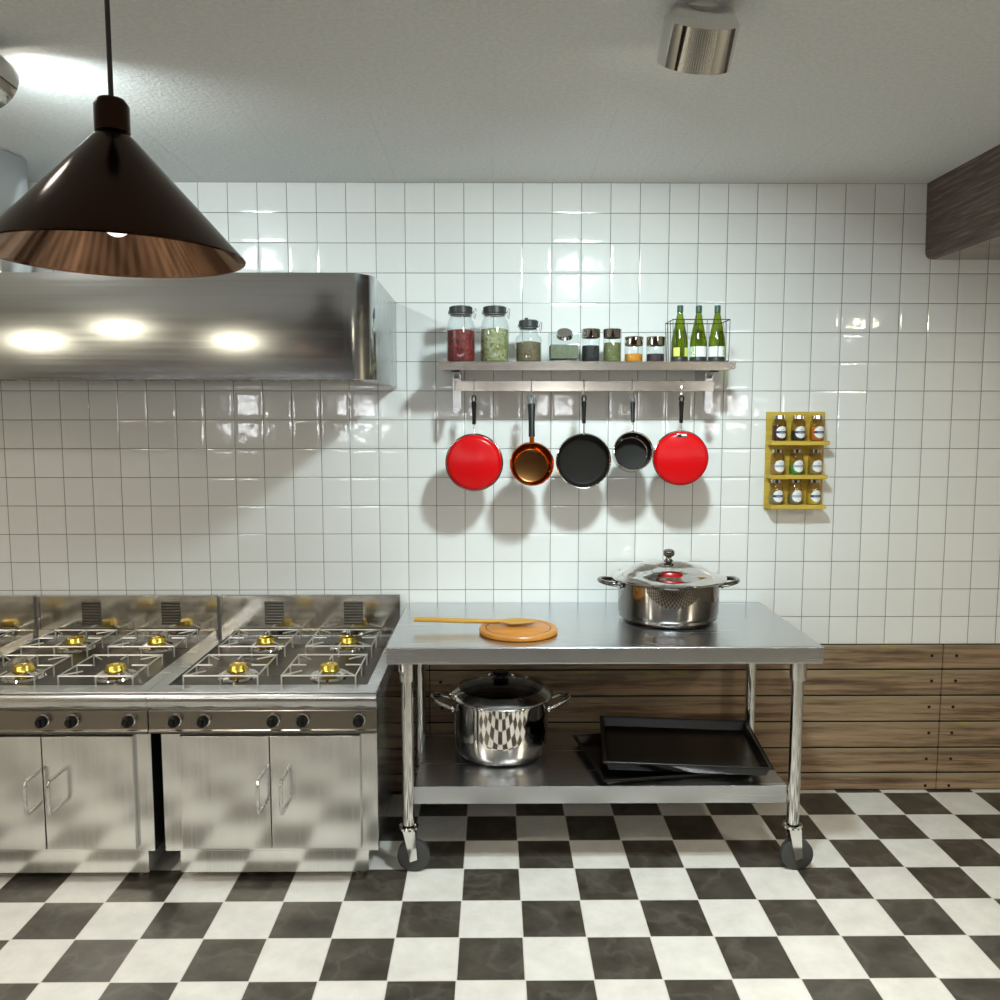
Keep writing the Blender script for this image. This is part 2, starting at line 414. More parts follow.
# ---------------------------------------------------------------- extractor hood and duct
hx0, hx1, hy, hz0, hz1, hr = -3.2, -.434, -.75, 1.893, 2.268, .105
t = thing('range_hood', 'long brushed steel extractor hood with a rounded corner above the gas ranges', 'extractor hood', (-1.8, 0, hz0))
def hood_plan(r, i):   # outline in XY, inset by i
    return [(hx0 + i, -.001), (hx0 + i, hy + i)] + [(hx1 - i - r + r * math.cos(a), hy + i + r + r * math.sin(a)) for a in [-PI / 2 + PI / 2 * k / 12 for k in range(13)]] + [(hx1 - i, -.001)]
off = (1.8, 0, -hz0)
h = MB(); o_, i_ = hood_plan(hr, 0), hood_plan(hr - .004, .004)
nb = len(o_)
def ring(bm, pl, z): return [bm.verts.new((x + 1.8, y, z - hz0)) for x, y in pl]
A, B = ring(h.bm, o_, hz0), ring(h.bm, o_, hz1); D = ring(h.bm, i_, hz0); E2 = ring(h.bm, i_, hz1 - .004)
for i in range(nb - 1):
    h.bm.faces.new((A[i], A[i + 1], B[i + 1], B[i])); h.bm.faces.new((D[i + 1], D[i], E2[i], E2[i + 1])); h.bm.faces.new((A[i + 1], A[i], D[i], D[i + 1]))
h.bm.faces.new(B)
for f in h.bm.faces:
    c_ = f.calc_center_median()
    if c_.x > hx1 + 1.8 - .006 and c_.y > hy + hr: f.material_index = 1
h.build('canopy', ['hoodst', 'hoodside'], t)
fl = MB(); p1, p2 = hood_plan(hr - .004, .0045), hood_plan(.05, .075)
r1, r2 = ring(fl.bm, p1, hz0 + .003), ring(fl.bm, p2, hz0 + .003); r3 = ring(fl.bm, p2, hz0 + .03)
for i in range(nb - 1):
    fl.bm.faces.new((r1[i + 1], r1[i], r2[i], r2[i + 1])); fl.bm.faces.new((r2[i + 1], r2[i], r3[i], r3[i + 1]))
fl.build('bottom_flange', 'steelx', t)
for k in range(5):
    x = -3.05 + 1.8 + k * .51
    f = MB().box(x, x + .49, -.66, -.08, .032, .05)
    for q in range(8): f.box(x + .02 + q * .058, x + .05 + q * .058, -.65, -.09, .022, .034)
    f.build('grease_filter', 'steelx', t)
t = thing('exhaust_duct', 'shiny round steel duct rising from the extractor hood to the ceiling', 'exhaust duct', (-2.04, -.36, hz1))
MB().lathe([(.17, .004), (.17, CEIL - hz1 - .004)], n=48).build('pipe', 'duct', t)
MB().lathe([(.171, .001), (.21, .001), (.21, .012), (.178, .018), (.178, .05), (.171, .05)], n=48).build('collar', 'tubest', t)
MB().lathe([(.171, .235), (.177, .239), (.177, .251), (.171, .255)], n=48).build('seam_band', 'tubest', t)

# ---------------------------------------------------------------- hanging lamp
lz = 2.0796
t = thing('pendant_lamp', 'large bronze cone pendant lamp with copper inside hanging in front of the hood', 'pendant lamp', (-.772, -2.02, lz))
s_ = MB()
s_.mat(0).lathe([(.2500, .0), (.2515, .003), (.2495, .006), (.045, .232), (.030, .246)], n=96)
s_.mat(1).lathe([(.2500, .0), (.2470, .003), (.2460, .006), (.043, .228), (.0, .232)], n=96)
s_.build('lamp_shade', ['shadeout', 'shadein'], t)
MB().lathe([(.030, .244), (.034, .248), (.034, .300), (.026, .312), (.010, .318), (.0, .318)], n=32).build('socket_cap', 'shadeout', t)
MB().tube([(0, 0, .312), (0, 0, CEIL - lz - .03)], .005).build('cable', 'cablebl', t)
MB().lathe([(0, CEIL - lz - .035), (.03, CEIL - lz - .034), (.055, CEIL - lz - .018), (.058, CEIL - lz - .001)], n=32).build('ceiling_rose', 'shadeout', t)
b = [(.0, .042)] + [(.028 * math.cos(a), .070 + .028 * math.sin(a)) for a in [-PI / 2 + PI * k / 12 for k in range(1, 11)]] + [(.016, .11), (.016, .15)]
MB().lathe(b, n=28).build('bulb', 'bulb', t)
MB().lathe([(.019, .13), (.022, .132), (.022, .20), (.018, .225)], n=24).build('lamp_holder', 'tubest', t)

# ---------------------------------------------------------------- gas range (built once, copied twice)
def range_unit(loc, label):
    t = thing('gas_range', label, 'gas range', loc, group='stainless gas ranges in a row')
    W = .4165; zr = .765; yF = -.835
    # cabinet carcass
    c = MB()
    c.box(-W + .030, W - .006, -.800, -.03, .14, .70, .003)
    c.box(-W + .07, W - .05, -.76, -.10, .035, .14)
    c.build('cabinet', 'steelz', t)
    g = MB()
    g.box(-W + .028, W - .012, -.803, -.799, .594, .606)
    g.build('shadow_gap', 'gap', t)
    for sx in (-1, 1):
        for y in (-.70, -.14):
            MB().lathe([(.0, .0), (.024, .0), (.026, .012), (.016, .018), (.016, .045), (0, .045)], (sx * .32, y, 0), n=20).build('foot', 'tubest', t)
    for sx in (-1, 1):
        d = MB(); xa, xb = sorted((sx * .0015, sx * .332))
        d.box(xa + .018, xb + .018, -.822, -.801, .158, .593, .003, 2)
        D_ = d.build('door', 'steelz', t)
        x = .018 + (.058 if sx > 0 else -.025)
        pts = [(x, -.821, .452)] + [(x, -.880 - .018 * math.sin(a), .434 + .018 * math.cos(a)) for a in [PI / 8 * k for k in range(5)]] + [(x, -.898, .39)] + \
              [(x, -.880 - .018 * math.cos(a), .346 - .018 * math.sin(a)) for a in [PI / 8 * k for k in range(5)]] + [(x, -.821, .328)]
        MB().tube(pts, .0068, 12).build('handle', 'tubest', D_)
    # control panel with lipped lower edge
    p = MB(); p.prism([(-.836, .694), (-.836, .624), (-.842, .620), (-.842, .612), (-.83, .608), (-.78, .608), (-.78, .694)], 'YZ', -W + .002, W - .001, .0015, 1)
    P_ = p.build('control_panel', 'panelst', t)
    for x in (-.316, -.212, .040, .147, .351):
        k = MB()
        k.lathe([(.0225, -.836), (.0245, -.838), (.0245, -.843), (.021, -.846)], (x, 0, .660), 'Y', 28)
        K_ = k.build('knob_bezel', 'chrome', P_)
        k = MB()
        k.lathe([(.0205, -.842), (.0205, -.858), (.018, -.864), (0, -.865)], (x, 0, .658), 'Y', 28)
        k.box(x - .0045, x + .0045, -.872, -.855, .642, .675, .002)
        k.build('knob', 'black', P_)
    # rounded front rail and hob frame
    r = MB()
    poly = [(-.800, .704), (-.834, .704)] + [(-.836 - .010 * math.sin(a), .731 - .025 * math.cos(a)) for a in [PI / 8 * k for k in range(0, 9)]] + [(-.832, .7575), (-.800, .7575)]
    r.prism(poly, 'YZ', -W, W, .001, 1)
    r.box(-W + .006, W - .006, -.81, -.78, .690, .706)
    r.build('front_rail', 'steelx', t)
    f = MB()
    f.box(-W, W, -.838, -.755, .7575, zr, .003)
    f.box(-W, -W + .046, -.755, -.022, .745, zr, .002); f.box(W - .046, W, -.755, -.022, .745, zr, .002)
    f.box(-W + .046, W - .046, -.050, -.022, .745, zr, .002)
    f.box(-W, W, -.80, -.022, .695, .7455)
    f.build('hob_frame', 'topst', t)
    b = MB(); b.box(-W + .046, W - .046, -.756, -.049, .7455, .7475)
    b.build('hob_basin', 'basin', t)
    # splashback with two louvre sets
    s = MB(); s.box(-W + .012, W - .004, -.030, -.012, .70, .944, .003)
    s.box(-W + .012, -W + .018, -.034, -.012, .765, .944); s.box(W - .012, W - .006, -.034, -.012, .765, .944)
    s.box(-W + .014, W - .008, -.046, -.030, .764, .790, .003)
    s.mat(1).box(-W + .012, W - .004, -.033, -.012, .944, .949)
    S_ = s.build('splashback', ['steelsplash', 'topst'], t)
    for x in (-.163, .199):
        l = MB()
        for q in range(8):
            z = .818 + q * .0135
            l.mat(0).prism([(-.0305, z + .001), (-.0345, z + .002), (-.0305, z + .007)], 'YZ', x - .0435, x + .0435)
            l.mat(1).box(x - .0435, x + .0435, -.0318, -.0298, z - .0055, z + .0008)
        l.build('vent', ['steelsplash', 'gap'], S_)
    # burners and wire pan supports
    cx = .0015
    for sx in (-1, 1):
        for y0 in (-.595, -.190):
            bx, by = .020 + sx * .179, y0 - .002
            d = MB(); d.lathe([(.040, .750), (.060, .7505), (.070, .7555), (.0755, .7555), (.080, .7478)], (bx, by, 0), n=48)
            d.lathe([(.046, .7478), (.040, .752), (.030, .756), (.030, .768)], (bx, by, 0), n=40)
            B_ = d.build('burner', 'chrome', t)
            d = MB(); d.lathe([(.022, .766), (.038, .767), (.041, .770), (.0405, .776), (.0375, .779), (.0345, .792), (.0325, .7955), (.028, .797), (.016, .797), (.0145, .7945), (0, .7945)], (bx, by, 0), n=40)
            d.build('burner_cap', 'brass', B_)
            g = MB(); zt = .792; a = .139; rw = .0034
            X, Y = cx + sx * .1835, y0
            pts = []
            for qx, qy in ((-1, -1), (1, -1), (1, 1), (-1, 1)):
                pts.append((X + qx * a, Y + qy * a, zt))
            for i in range(4): g.tube([pts[i], pts[(i + 1) % 4]], rw, 8)
            for qx, qy, _ in [(q[0], q[1], 0) for q in pts]: g.tube([(qx, qy, zt + rw), (qx, qy, .7476)], rw, 8)
            for dx, dy in ((0, -1), (1, 0), (0, 1), (-1, 0)):
                g.tube([(X + dx * a, Y + dy * a, zt), (X + dx * a, Y + dy * a, .7476)], rw, 8)
                g.tube([(X + dx * a, Y + dy * a, zt), (X + dx * (a - .062), Y + dy * (a - .062), zt)], rw, 8)
            for qx, qy in ((-1, -1), (1, -1), (1, 1), (-1, 1)):
                g.tube([(X + qx * a, Y + qy * a, zt), (X + qx * (a - .062), Y + qy * (a - .062), zt)], rw, 8)
            g.build('pan_support', 'wire', t)
    return t
R2 = range_unit((-.842, 0, 0), 'stainless steel gas range standing next to the work table')
dup(R2, (-.842 - .834, 0, 0), 'stainless steel gas range standing between two ranges, under the bronze pendant lamp')
dup(R2, (-.842 - 2 * .834, 0, 0), 'stainless steel gas range at the far end of the row, mostly out of sight')

# ---------------------------------------------------------------- work table
t = thing('work_table', 'stainless steel work table with a low undershelf in front of wooden planks', 'work table', (.42, -.43, 0))
ox, oy = -.42, .43
zt = .908
MB().box(-.400 + ox, 1.229 + ox, -.769 + oy, -.004 + oy, zt - .065, zt, .005, 3).build('tabletop', 'topst', t)
MB().box(-.308 + ox, 1.138 + ox, -.684 + oy, -.118 + oy, .264, .335, .003, 2).build('undershelf', 'topst', t)
def caster(mb_parent, x, y):
    m = MB(); m.lathe([(.030, .183), (.038, .181), (.038, .173), (.028, .167), (.0, .167)], (x, y, 0), n=28)
    for s in (-1, 1): m.prism([(x - .020, .17), (x + .026, .17), (x + .034, .055), (x + .006, .045)], 'XZ', y + s * .022, y + s * .026)
    K = m.build('caster', 'tubest', mb_parent)
    return K
for x in (-.330, 1.163):
    for y in (-.690, -.125):
        X, Y = x + ox, y + oy
        m = MB(); m.lathe([(0, .165), (.0230, .165), (.0230, .845)], (X, Y, 0), n=36)
        m.mat(0).lathe([(.0230, .757), (.0305, .760), (.0315, .775), (.0315, .842)], (X, Y, 0), n=36)
        L = m.build('leg', 'tubest', t)
        caster(L, X, Y)
        MB().lathe([(0, -.018), (.050, -.018), (.0625, -.012), (.0625, .012), (.050, .018), (0, .018)], (X + .018, Y, .0625), 'Y', 32).build('wheel', 'rubber', L)

# ---------------------------------------------------------------- stockpots
def loop_handle(m, cx, cy, z, r0, side, out=.075, half=.055, rise=.0, rad=.008):
    pts = [(cx + side * (r0 - .004), cy - half, z)]
    for k in range(9):
        a = -PI / 2 + PI * k / 8
        pts.append((cx + side * (r0 + out * .35 + (out * .65) * math.cos(a)), cy + half * math.sin(a) * .95, z + rise * (.35 + .65 * math.cos(a))))
    pts.append((cx + side * (r0 - .004), cy + half, z))
    m.tube(pts, rad, 12, flat=1.0)
t = thing('stockpot', 'low wide dark steel pot with domed lid standing on the work table', 'cooking pot', (.735, -.335, zt))
MB().lathe([(0, .0), (.180, .0), (.190, .005), (.196, .016), (.205, .03), (.2085, .045), (.2105, .15), (.2115, .168), (.216, .171), (.216, .174), (.207, .174), (.205, .02), (0, .015)], n=96).build('body', 'darkchrome', t)
L = MB().lathe([(.2075, .166), (.207, .176), (.236, .178), (.240, .182), (.238, .187), (.205, .192), (.185, .203), (.15, .223), (.10, .240), (.05, .248), (0, .250)], n=96).build('lid', 'chrome', t)
MB().lathe([(.018, .247), (.020, .250), (.013, .258), (.012, .266), (.022, .272), (.025, .282), (.022, .294), (.012, .299), (0, .300)], n=32).build('lid_knob', 'darkchrome', L)
for s in (-1, 1):
    m = MB(); loop_handle(m, 0, 0, .157, .206, s, .085, .062, .012, .0095); m.box(s * .204, s * .216, -.07, -.052, .145, .168, .003); m.box(s * .204, s * .216, .052, .07, .145, .168, .003)
    m.build('handle', 'darkchrome', t)
t = thing('stockpot', 'tall mirror steel pot with a glass lid standing on the undershelf', 'cooking pot', (.030, -.335, .3355))
MB().lathe([(0, .0), (.165, .0), (.182, .006), (.194, .02), (.200, .045), (.2015, .10), (.2015, .238), (.207, .242), (.207, .246), (.198, .246), (.196, .03), (0, .02)], n=96).build('body', 'chrome', t)
L = MB().lathe([(.198, .240), (.199, .250), (.222, .252), (.224, .256), (.221, .262), (.205, .272), (.180, .287)], n=96).build('lid', 'chrome', t)
MB().lathe([(.181, .286), (.15, .298), (.10, .309), (.05, .315), (0, .317)], n=64).build('lid_glass', 'clear', L)
MB().lathe([(.034, .313), (.036, .319), (.022, .322), (.018, .330), (.033, .336), (.036, .344), (.030, .350), (0, .351)], n=32).build('lid_knob', 'black', L)
for s in (-1, 1):
    m = MB(); loop_handle(m, 0, 0, .205, .198, s, .095, .062, .038, .0085); m.box(s * .197, s * .207, -.068, -.050, .193, .218, .003); m.box(s * .197, s * .207, .050, .068, .193, .218, .003)
    m.build('handle', 'chrome', t)

# ---------------------------------------------------------------- baking trays, board, spoon
def tray(name, label, x, y, z, a, b, rz, h=.03):
    t = thing(name, label, 'baking tray', (x, y, z), (0, 0, rz), group='black baking trays')
    m = MB(); bm = m.bm
    def rg(i, zz): return [bm.verts.new((sx * (a / 2 - i), sy * (b / 2 - i), zz)) for sx, sy in ((-1, -1), (1, -1), (1, 1), (-1, 1))]
    R = [rg(0, h), rg(.0, h - .003), rg(.012, h - .003), rg(.026, 0), rg(.028, .003), rg(.016, h)]
    for A, B in zip(R, R[1:] + R[:1]):
        if A is R[3] : pass
        for i in range(4): 
            if not (A is R[3]): bm.faces.new((A[i], A[(i + 1) % 4], B[(i + 1) % 4], B[i]))
    bm.faces.new(R[3][::-1]); bm.faces.new(R[4])
    bmesh.ops.recalc_face_normals(bm, faces=bm.faces[:])
    m.build('pan', 'blackmet', t)
    rr = MB(); p = [(sx * (a / 2 - .004), sy * (b / 2 - .004), h) for sx, sy in ((-1, -1), (1, -1), (1, 1), (-1, 1))]
    rr.tube([Vector(q) for q in p], .0035, 8, cyc=True)
    rr.build('rolled_rim', 'blackmet', t)
    return t
tray('baking_tray', 'black rectangular baking tray lying flat on the undershelf, beneath another tray', .700, -.424, .3355, .640, .477, .160, .028)
tray('baking_tray', 'black rectangular baking tray lying on top of the other tray', .780, -.413, .3710, .655, .520, -.10, .038)
t = thing('cutting_board', 'round orange wooden cutting board lying on the work table', 'cutting board', (.098, -.545, zt))
MB().lathe([(0, .0), (.148, .0), (.155, .004), (.156, .014), (.152, .019), (.132, .020), (.128, .0175), (.124, .020), (0, .020)], n=80).build('disc', 'board', t)
MB().lathe([(.1325, .0196), (.128, .0183), (.1235, .0196)], n=80).build('juice_groove', 'groove', t)
t = thing('wooden_spoon', 'long golden wooden spoon resting across the round cutting board', 'wooden spoon', (-.075, -.505, zt + .037))
m = MB()
m.tube([(-.245, .005, .004), (-.10, .003, .000), (.05, .0, -.0035), (.10, -.002, -.0035)], .009, 14, radii=[.010, .0098, .0092, .009])
m.build('handle', 'spoon', t)
# bowl: shallow oval dish
bm = MB(); n = 28; rows = []
def bowl_w(u): return .046 * (math.sin(PI * min(1, (u * .86 + .14))) ** .65) if u < 1 else .0
for i in range(n + 1):
    u = i / n; x = .085 + .165 * u; wd = max(.0015, .010 + (bowl_w(u) - .010) * min(1, u * 3)) if u < .95 else max(.0012, bowl_w(u))
    r_ = []
    for k in range(17):
        a = PI + PI * k / 16   # underside half
        r_.append((x, wd * math.cos(a), -.002 + wd * .27 * math.sin(a)))
    for k in range(1, 16):
        q = 1 - 2 * k / 16
        r_.append((x, wd * q, .0005 - .011 * (1 - q * q) * math.sin(PI * u) ** .8))
    rows.append([bm.bm.verts.new(v) for v in r_])
for A, B in zip(rows, rows[1:]):
    for k in range(len(A)): bm.bm.faces.new((A[k], A[(k + 1) % len(A)], B[(k + 1) % len(A)], B[k]))
bm.bm.faces.new(rows[0][::-1]); bm.bm.faces.new(rows[-1])
bmesh.ops.recalc_face_normals(bm.bm, faces=bm.bm.faces[:])
bm.build('bowl', 'spoon', t, rot=(0, 0, 0))

# ---------------------------------------------------------------- wall shelf with hanging rail
SZ = 1.987
t = thing('wall_shelf', 'steel wall shelf with a hanging rail on the tiled wall', 'wall shelf', (.39, 0, SZ))
q = MB()
q.prism([(-.231 - .39, 0), (1.006 - .39, 0), (1.006 - .39, -.027), (.95 - .39, -.036), (-.222 - .39, -.036), (-.231 - .39, -.034)], 'XZ', -.301, -.297)
q.box(-.229 - .39, 1.004 - .39, -.297, -.002, -.005, 0)
q.prism([(-.298, -.005), (-.298, -.03), (-.01, -.024), (-.01, -.005)], 'YZ', 1.000 - .39, 1.004 - .39)
q.prism([(-.298, -.005), (-.298, -.03), (-.01, -.024), (-.01, -.005)], 'YZ', -.229 - .39, -.225 - .39)
q.build('shelf_board', 'shelfst', t)
for x in (-.158, .920):
    X = x - .39; m = MB()
    prof = [(-.004, -.006), (-.285, -.006), (-.285, -.020), (-.199, -.062), (-.030, -.090), (-.004, -.090)]
    m.prism(prof, 'YZ', X - .0125, X - .010); m.prism(prof, 'YZ', X + .010, X + .0125)
    m.prism([(-.285, -.020), (-.199, -.062), (-.199, -.065), (-.287, -.022)], 'YZ', X - .010, X + .010)
    # tapering strap that carries the rail
    m.prism([(X - .0150, -.040), (X + .0150, -.040), (X + .0150, -.130), (X + .010, -.206), (X + .004, -.212), (X - .008, -.212), (X - .012, -.206), (X - .0150, -.130)], 'XZ', -.1995, -.1965)
    m.prism([(-.1965, -.050), (-.160, -.050), (-.160, -.130), (-.1965, -.206)], 'YZ', X - .0150, X - .0125)
    m.prism([(-.1965, -.050), (-.160, -.050), (-.160, -.130), (-.1965, -.200)], 'YZ', X + .0125, X + .019)
    K = m.build('bracket', 'steelx', t)
    MB().box(X - .018, X + .018, -.292, -.262, -.042, -.008, .002).build('clip', 'black', K)
m = MB(); m.box(-.166 - .39, .945 - .39, -.206, -.200, 1.868 - SZ, 1.912 - SZ, .001, 1)
m.box(-.166 - .39, -.162 - .39, -.206, -.185, 1.868 - SZ, 1.912 - SZ); m.box(.941 - .39, .945 - .39, -.206, -.185, 1.868 - SZ, 1.912 - SZ)
m.build('hanging_rail', 'shelfst', t)

# hooks and pans
HOOKZ = 1.846
def hook(x, label):
    t = thing('wire_hook', label, 'hook', (x, -.214, HOOKZ), group='wire hooks on the hanging rail')
    p = [(0, .020, .040), (0, .0185, .066), (0, .014, .0715), (0, .007, .0695), (0, .0045, .062), (0, .0045, .02), (0, .004, .006), (0, .001, -.004), (0, -.005, -.008), (0, -.011, -.005), (0, -.013, .004)]
    MB().tube(p, .0024, 8).build('wire', 'tubest', t)
def handle_black(t, top, bot, w0, w1, name='handle', y=0.0, th=.008):
    """flat grip with an eye at its top; z runs downwards from the hook"""
    m = MB(); n = 14; A = []
    out = []
    for k in range(n + 1):
        u = k / n; z = top + (bot - top) * u; ww = w0 + (w1 - w0) * u
        out.append((ww, z))
    left = [(-a, z) for a, z in out]; right = [(a, z) for a, z in out[::-1]]
    cap = [(w0 * math.cos(a), top + w0 * math.sin(a)) for a in [PI / 8 * k for k in range(1, 8)]]
    # eye: build as ring + grip below
    ez = top - w0 * .55; e0 = w0 * .42
    ringo = [(w0 * math.cos(a), ez + w0 * 1.5 * math.sin(a)) for a in [2 * PI * k / 24 for k in range(24)]]
    ringi = [(e0 * math.cos(a), ez + w0 * .95 * math.sin(a)) for a in [2 * PI * k / 24 for k in range(24)]]
    bm = m.bm
    V = [[bm.verts.new((x, yy, z)) for x, z in rr] for rr in (ringo, ringi) for yy in (y - th / 2, y + th / 2)]
    for k in range(24):
        j = (k + 1) % 24
        bm.faces.new((V[0][k], V[0][j], V[2][j], V[2][k])); bm.faces.new((V[1][j], V[1][k], V[3][k], V[3][j]))
        bm.faces.new((V[0][j], V[0][k], V[1][k], V[1][j])); bm.faces.new((V[2][k], V[2][j], V[3][j], V[3][k]))
    gt = ez - w0 * 1.2
    pts = []; rad = []
    for k in range(9):
        u = k / 8; pts.append((0, y, gt + (bot - gt) * u)); rad.append((w0 + (w1 - w0) * u) * (1 - .12 * math.sin(PI * u)))
    bmesh.ops.recalc_face_normals(bm, faces=bm.faces[:])
    s0 = len(bm.verts)
    m.tube(pts, 1, 14, radii=rad)
    bm.verts.ensure_lookup_table()
    for v in bm.verts[s0:]: v.co.y = y + (v.co.y - y) * (th * .75 / w0)
    return m.build(name, 'black', t)
def pan(name, label, cat, x, cz, r, depth, rbase, look, rot, grip, hook_label, tilt=0., yaw=0., neck='tubest', shaft=.0035):
    """look 'in' shows the inside, 'out' shows the outside of the base"""
    hook(x, hook_label)
    t = thing(name, label, cat, (x, -.2215, HOOKZ - .006), (tilt, 0, yaw), group='pans hanging from the rail')
    z0 = cz - (HOOKZ - .006)
    s = 1 if look == 'in' else -1
    top, bot, w0, w1 = grip
    H = HOOKZ - .006
    handle_black(t, top - H, bot - H, w0, w1)
    sh = MB()
    if shaft < .006: sh.tube([(0, 0, bot - H + .01), (0, 0, z0 + r + .012), (0, 0, z0 + r - .004)], shaft, 10, radii=[shaft, shaft, shaft * 1.5])
    else: sh.box(-shaft, shaft, -.003, .003, z0 + r - .006, bot - H + .008, .0015)
    sh.build('neck', neck, t)
    c = (0, 0, z0); th = .003
    m = MB()
    outer = [(r, -s * .002), (r + .0025, 0), (r + .0015, s * .004), (r - .0015, s * .01), (rbase + .012, s * (depth - .014)), (rbase + .004, s * (depth - .004)), (rbase - .004, s * depth), (0, s * depth)]
    inner = [(r, -s * .002), (r - .003, 0), (r - .004, s * .006), (rbase + .008, s * (depth - .016)), (rbase, s * (depth - .007)), (rbase - .006, s * (depth - .005)), (0, s * (depth - .005))]
    rim = MB().lathe([(r - .003, 0), (r - .0005, -s * .0028), (r + (.0032 if look == 'in' else .0075), -s * .001), (r + (.003 if look == 'in' else .0072), s * .002), (r - .001, s * .003)], c, 'Y', 72).build('rim', rot[2], t)
    MB().lathe(outer, c, 'Y', 72).build('body', rot[0], t)
    MB().lathe(inner, c, 'Y', 72).build('lining', rot[1], t)
    if look == 'in' and len(rot) > 3:
        MB().lathe([(rbase - .001, s * (depth - .0072)), (rbase - .005, s * (depth - .0062)), (0, s * (depth - .0062))], c, 'Y', 64).build('inside_base', rot[3], t)
    return t
tP = pan('frying_pan', 'red enamelled frying pan hanging base outward next to the copper saucepan', 'frying pan', -.083, 1.564, .117, .045, .104, 'out', ('red', 'nonstick', 'tubest'), (1.842, 1.727, .0115, .008), 'wire hook holding the red pan next to the copper saucepan', 0.03, -.02)
pan('saucepan', 'copper coloured saucepan with thick black handle hanging open side outward', 'saucepan', .161, 1.556, .090, .062, .070, 'in', ('copperin', 'copperin', 'copperin', 'copperbase'), (1.842, 1.672, .0165, .0135), 'wire hook holding the copper saucepan', -.20, .02, 'copperin', .010)
pan('frying_pan', 'wide grey nonstick frying pan hanging open side outward in the middle of the rail', 'frying pan', .385, 1.572, .115, .040, .100, 'in', ('darkchrome', 'nonstick', 'tubest'), (1.842, 1.731, .0115, .008), 'wire hook holding the wide grey frying pan', -.03, 0.)
pan('saucepan', 'small dark nonstick saucepan hanging between the grey and red frying pans', 'saucepan', .592, 1.611, .081, .085, .070, 'in', ('darkchrome', 'darkchrome', 'tubest', 'nonstick'), (1.842, 1.735, .0115, .008), 'wire hook holding the small dark saucepan', -.20, -.03)
t5 = pan('frying_pan', 'red enamelled frying pan with a steel handle mount hanging next to the small dark saucepan', 'frying pan', .801, 1.583, .111, .045, .102, 'out', ('red', 'nonstick', 'tubest'), (1.842, 1.733, .0115, .008), 'wire hook holding the red pan next to the small dark saucepan', 0.02, -.14)
zz = 1.583 - (HOOKZ - .006)
MB().box(-.022, .022, -.050, -.012, zz + .090, zz + .107, .004).build('handle_mount', 'tubest', t5)

# ---------------------------------------------------------------- jars on the shelf
JY = -.225
def clip_jar(x, label, content, r, hs, hn, rn, hl, fill, stem=False, mirror=1):
    t = thing('storage_jar', label, 'storage jar', (x, JY, SZ), group='glass jars on the wall shelf')
    MB().lathe([(0, .001), (r - .006, .001), (r - .001, .006), (r, .012), (r, hs), (r - .004, hs + .012), (rn + .008, hn - .012), (rn, hn), (rn, hl - .010), (rn + .002, hl - .006)], n=56).build('glass_body', 'glass', t)
    k = MB(); k.lathe([(0, .005), (r - .007, .005), (r - .004, .010), (r - .004, fill - .003), (r * .6, fill + .002), (0, fill + .001)], n=48); k.build('contents', content, t)
    l = MB(); l.lathe([(0, hl - .012), (rn - .003, hl - .012), (rn - .003, hl - .004), (rn + .003, hl - .003), (rn + .0035, hl + .022), (rn - .002, hl + .026), (0, hl + .026)], n=48)
    if stem: l.lathe([(.007, hl + .025), (.007, hl + .036), (0, hl + .037)], (-rn * .25, 0, 0), n=16)
    l.build('lid', 'lidgrey', t)
    c = MB(); z = hl - .002
    c.tube([(rn * math.cos(a) * 1.05, rn * math.sin(a) * 1.05, z - .006) for a in [2 * PI * k / 32 for k in range(32)]], .0014, 6, cyc=True)
    ca = [(mirror * (rn + .003), -.008, z), (mirror * (rn + .014), -.007, z + .022), (mirror * (rn + .018), -.004, z + .018), (mirror * (rn + .015), -.002, z - .008), (mirror * (rn + .013), .002, z - .022), (mirror * (rn + .008), .005, z - .018), (mirror * (rn + .010), .007, z + .01), (mirror * (rn + .003), .008, z)]
    c.tube(ca, .0013, 6)
    c.tube([(-mirror * (rn + .002), -.006, z - .006), (-mirror * (rn + .007), -.006, z), (-mirror * (rn + .004), .0, z + .012), (-mirror * (rn + .007), .006, z), (-mirror * (rn + .002), .006, z - .006)], .0013, 6)
    c.build('wire_clip', 'tubest', t)
clip_jar(-.137, 'tall clip-top glass jar of dark red beans at the end of the shelf', 'beans', .061, .143, .182, .046, .206, .134)
clip_jar(.0055, 'tall clip-top glass jar of pale green split peas beside the red beans', 'peas', .061, .143, .182, .046, .206, .139)
clip_jar(.148, 'short clip-top glass jar of brown spice beside the split peas', 'herb', .0555, .096, .120, .038, .150, .085, True)
# slant-fronted square jar
t = thing('storage_jar', 'square slant-fronted glass jar of green herb with a round tilted metal cap', 'storage jar', (.2955, JY, SZ), group='glass jars on the wall shelf')
MB().prism([(-.062, .001), (-.056, .075), (-.018, .126), (.055, .126), (.055, .001)], 'YZ', -.064, .064, .006, 3).build('glass_body', 'glass', t)
MB().prism([(-.057, .012), (-.052, .072), (.049, .072), (.049, .012)], 'YZ', -.058, .058, .004, 2).build('contents', 'oregano', t)
n_ = Vector((0, -.62, .78)).normalized()
rt = n_.to_track_quat('Z', 'Y').to_euler()
MB().lathe([(.032, -.004), (.0345, -.002), (.0345, .014), (.031, .018), (0, .018)], n=48).build('lid', 'chrome', t, (0, -.050, .107), rt)
def tin_jar(x, label, content, r, h, cap, fill):
    t = thing('spice_canister', label, 'spice jar', (x, JY, SZ), group='metal-capped jars on the wall shelf')
    MB().lathe([(0, .001), (r - .004, .001), (r, .005), (r, h - cap), (r - .002, h - cap + .004)], n=48).build('glass_body', 'glass', t)
    MB().lathe([(0, .005), (r - .005, .005), (r - .003, .008), (r - .003, fill), (0, fill + .004)], n=40).build('contents', content, t)
    MB().lathe([(r - .004, h - cap - .002), (r + .001, h - cap), (r + .001, h - .002), (r - .001, h), (0, h)], n=48).build('lid', 'chrome', t)
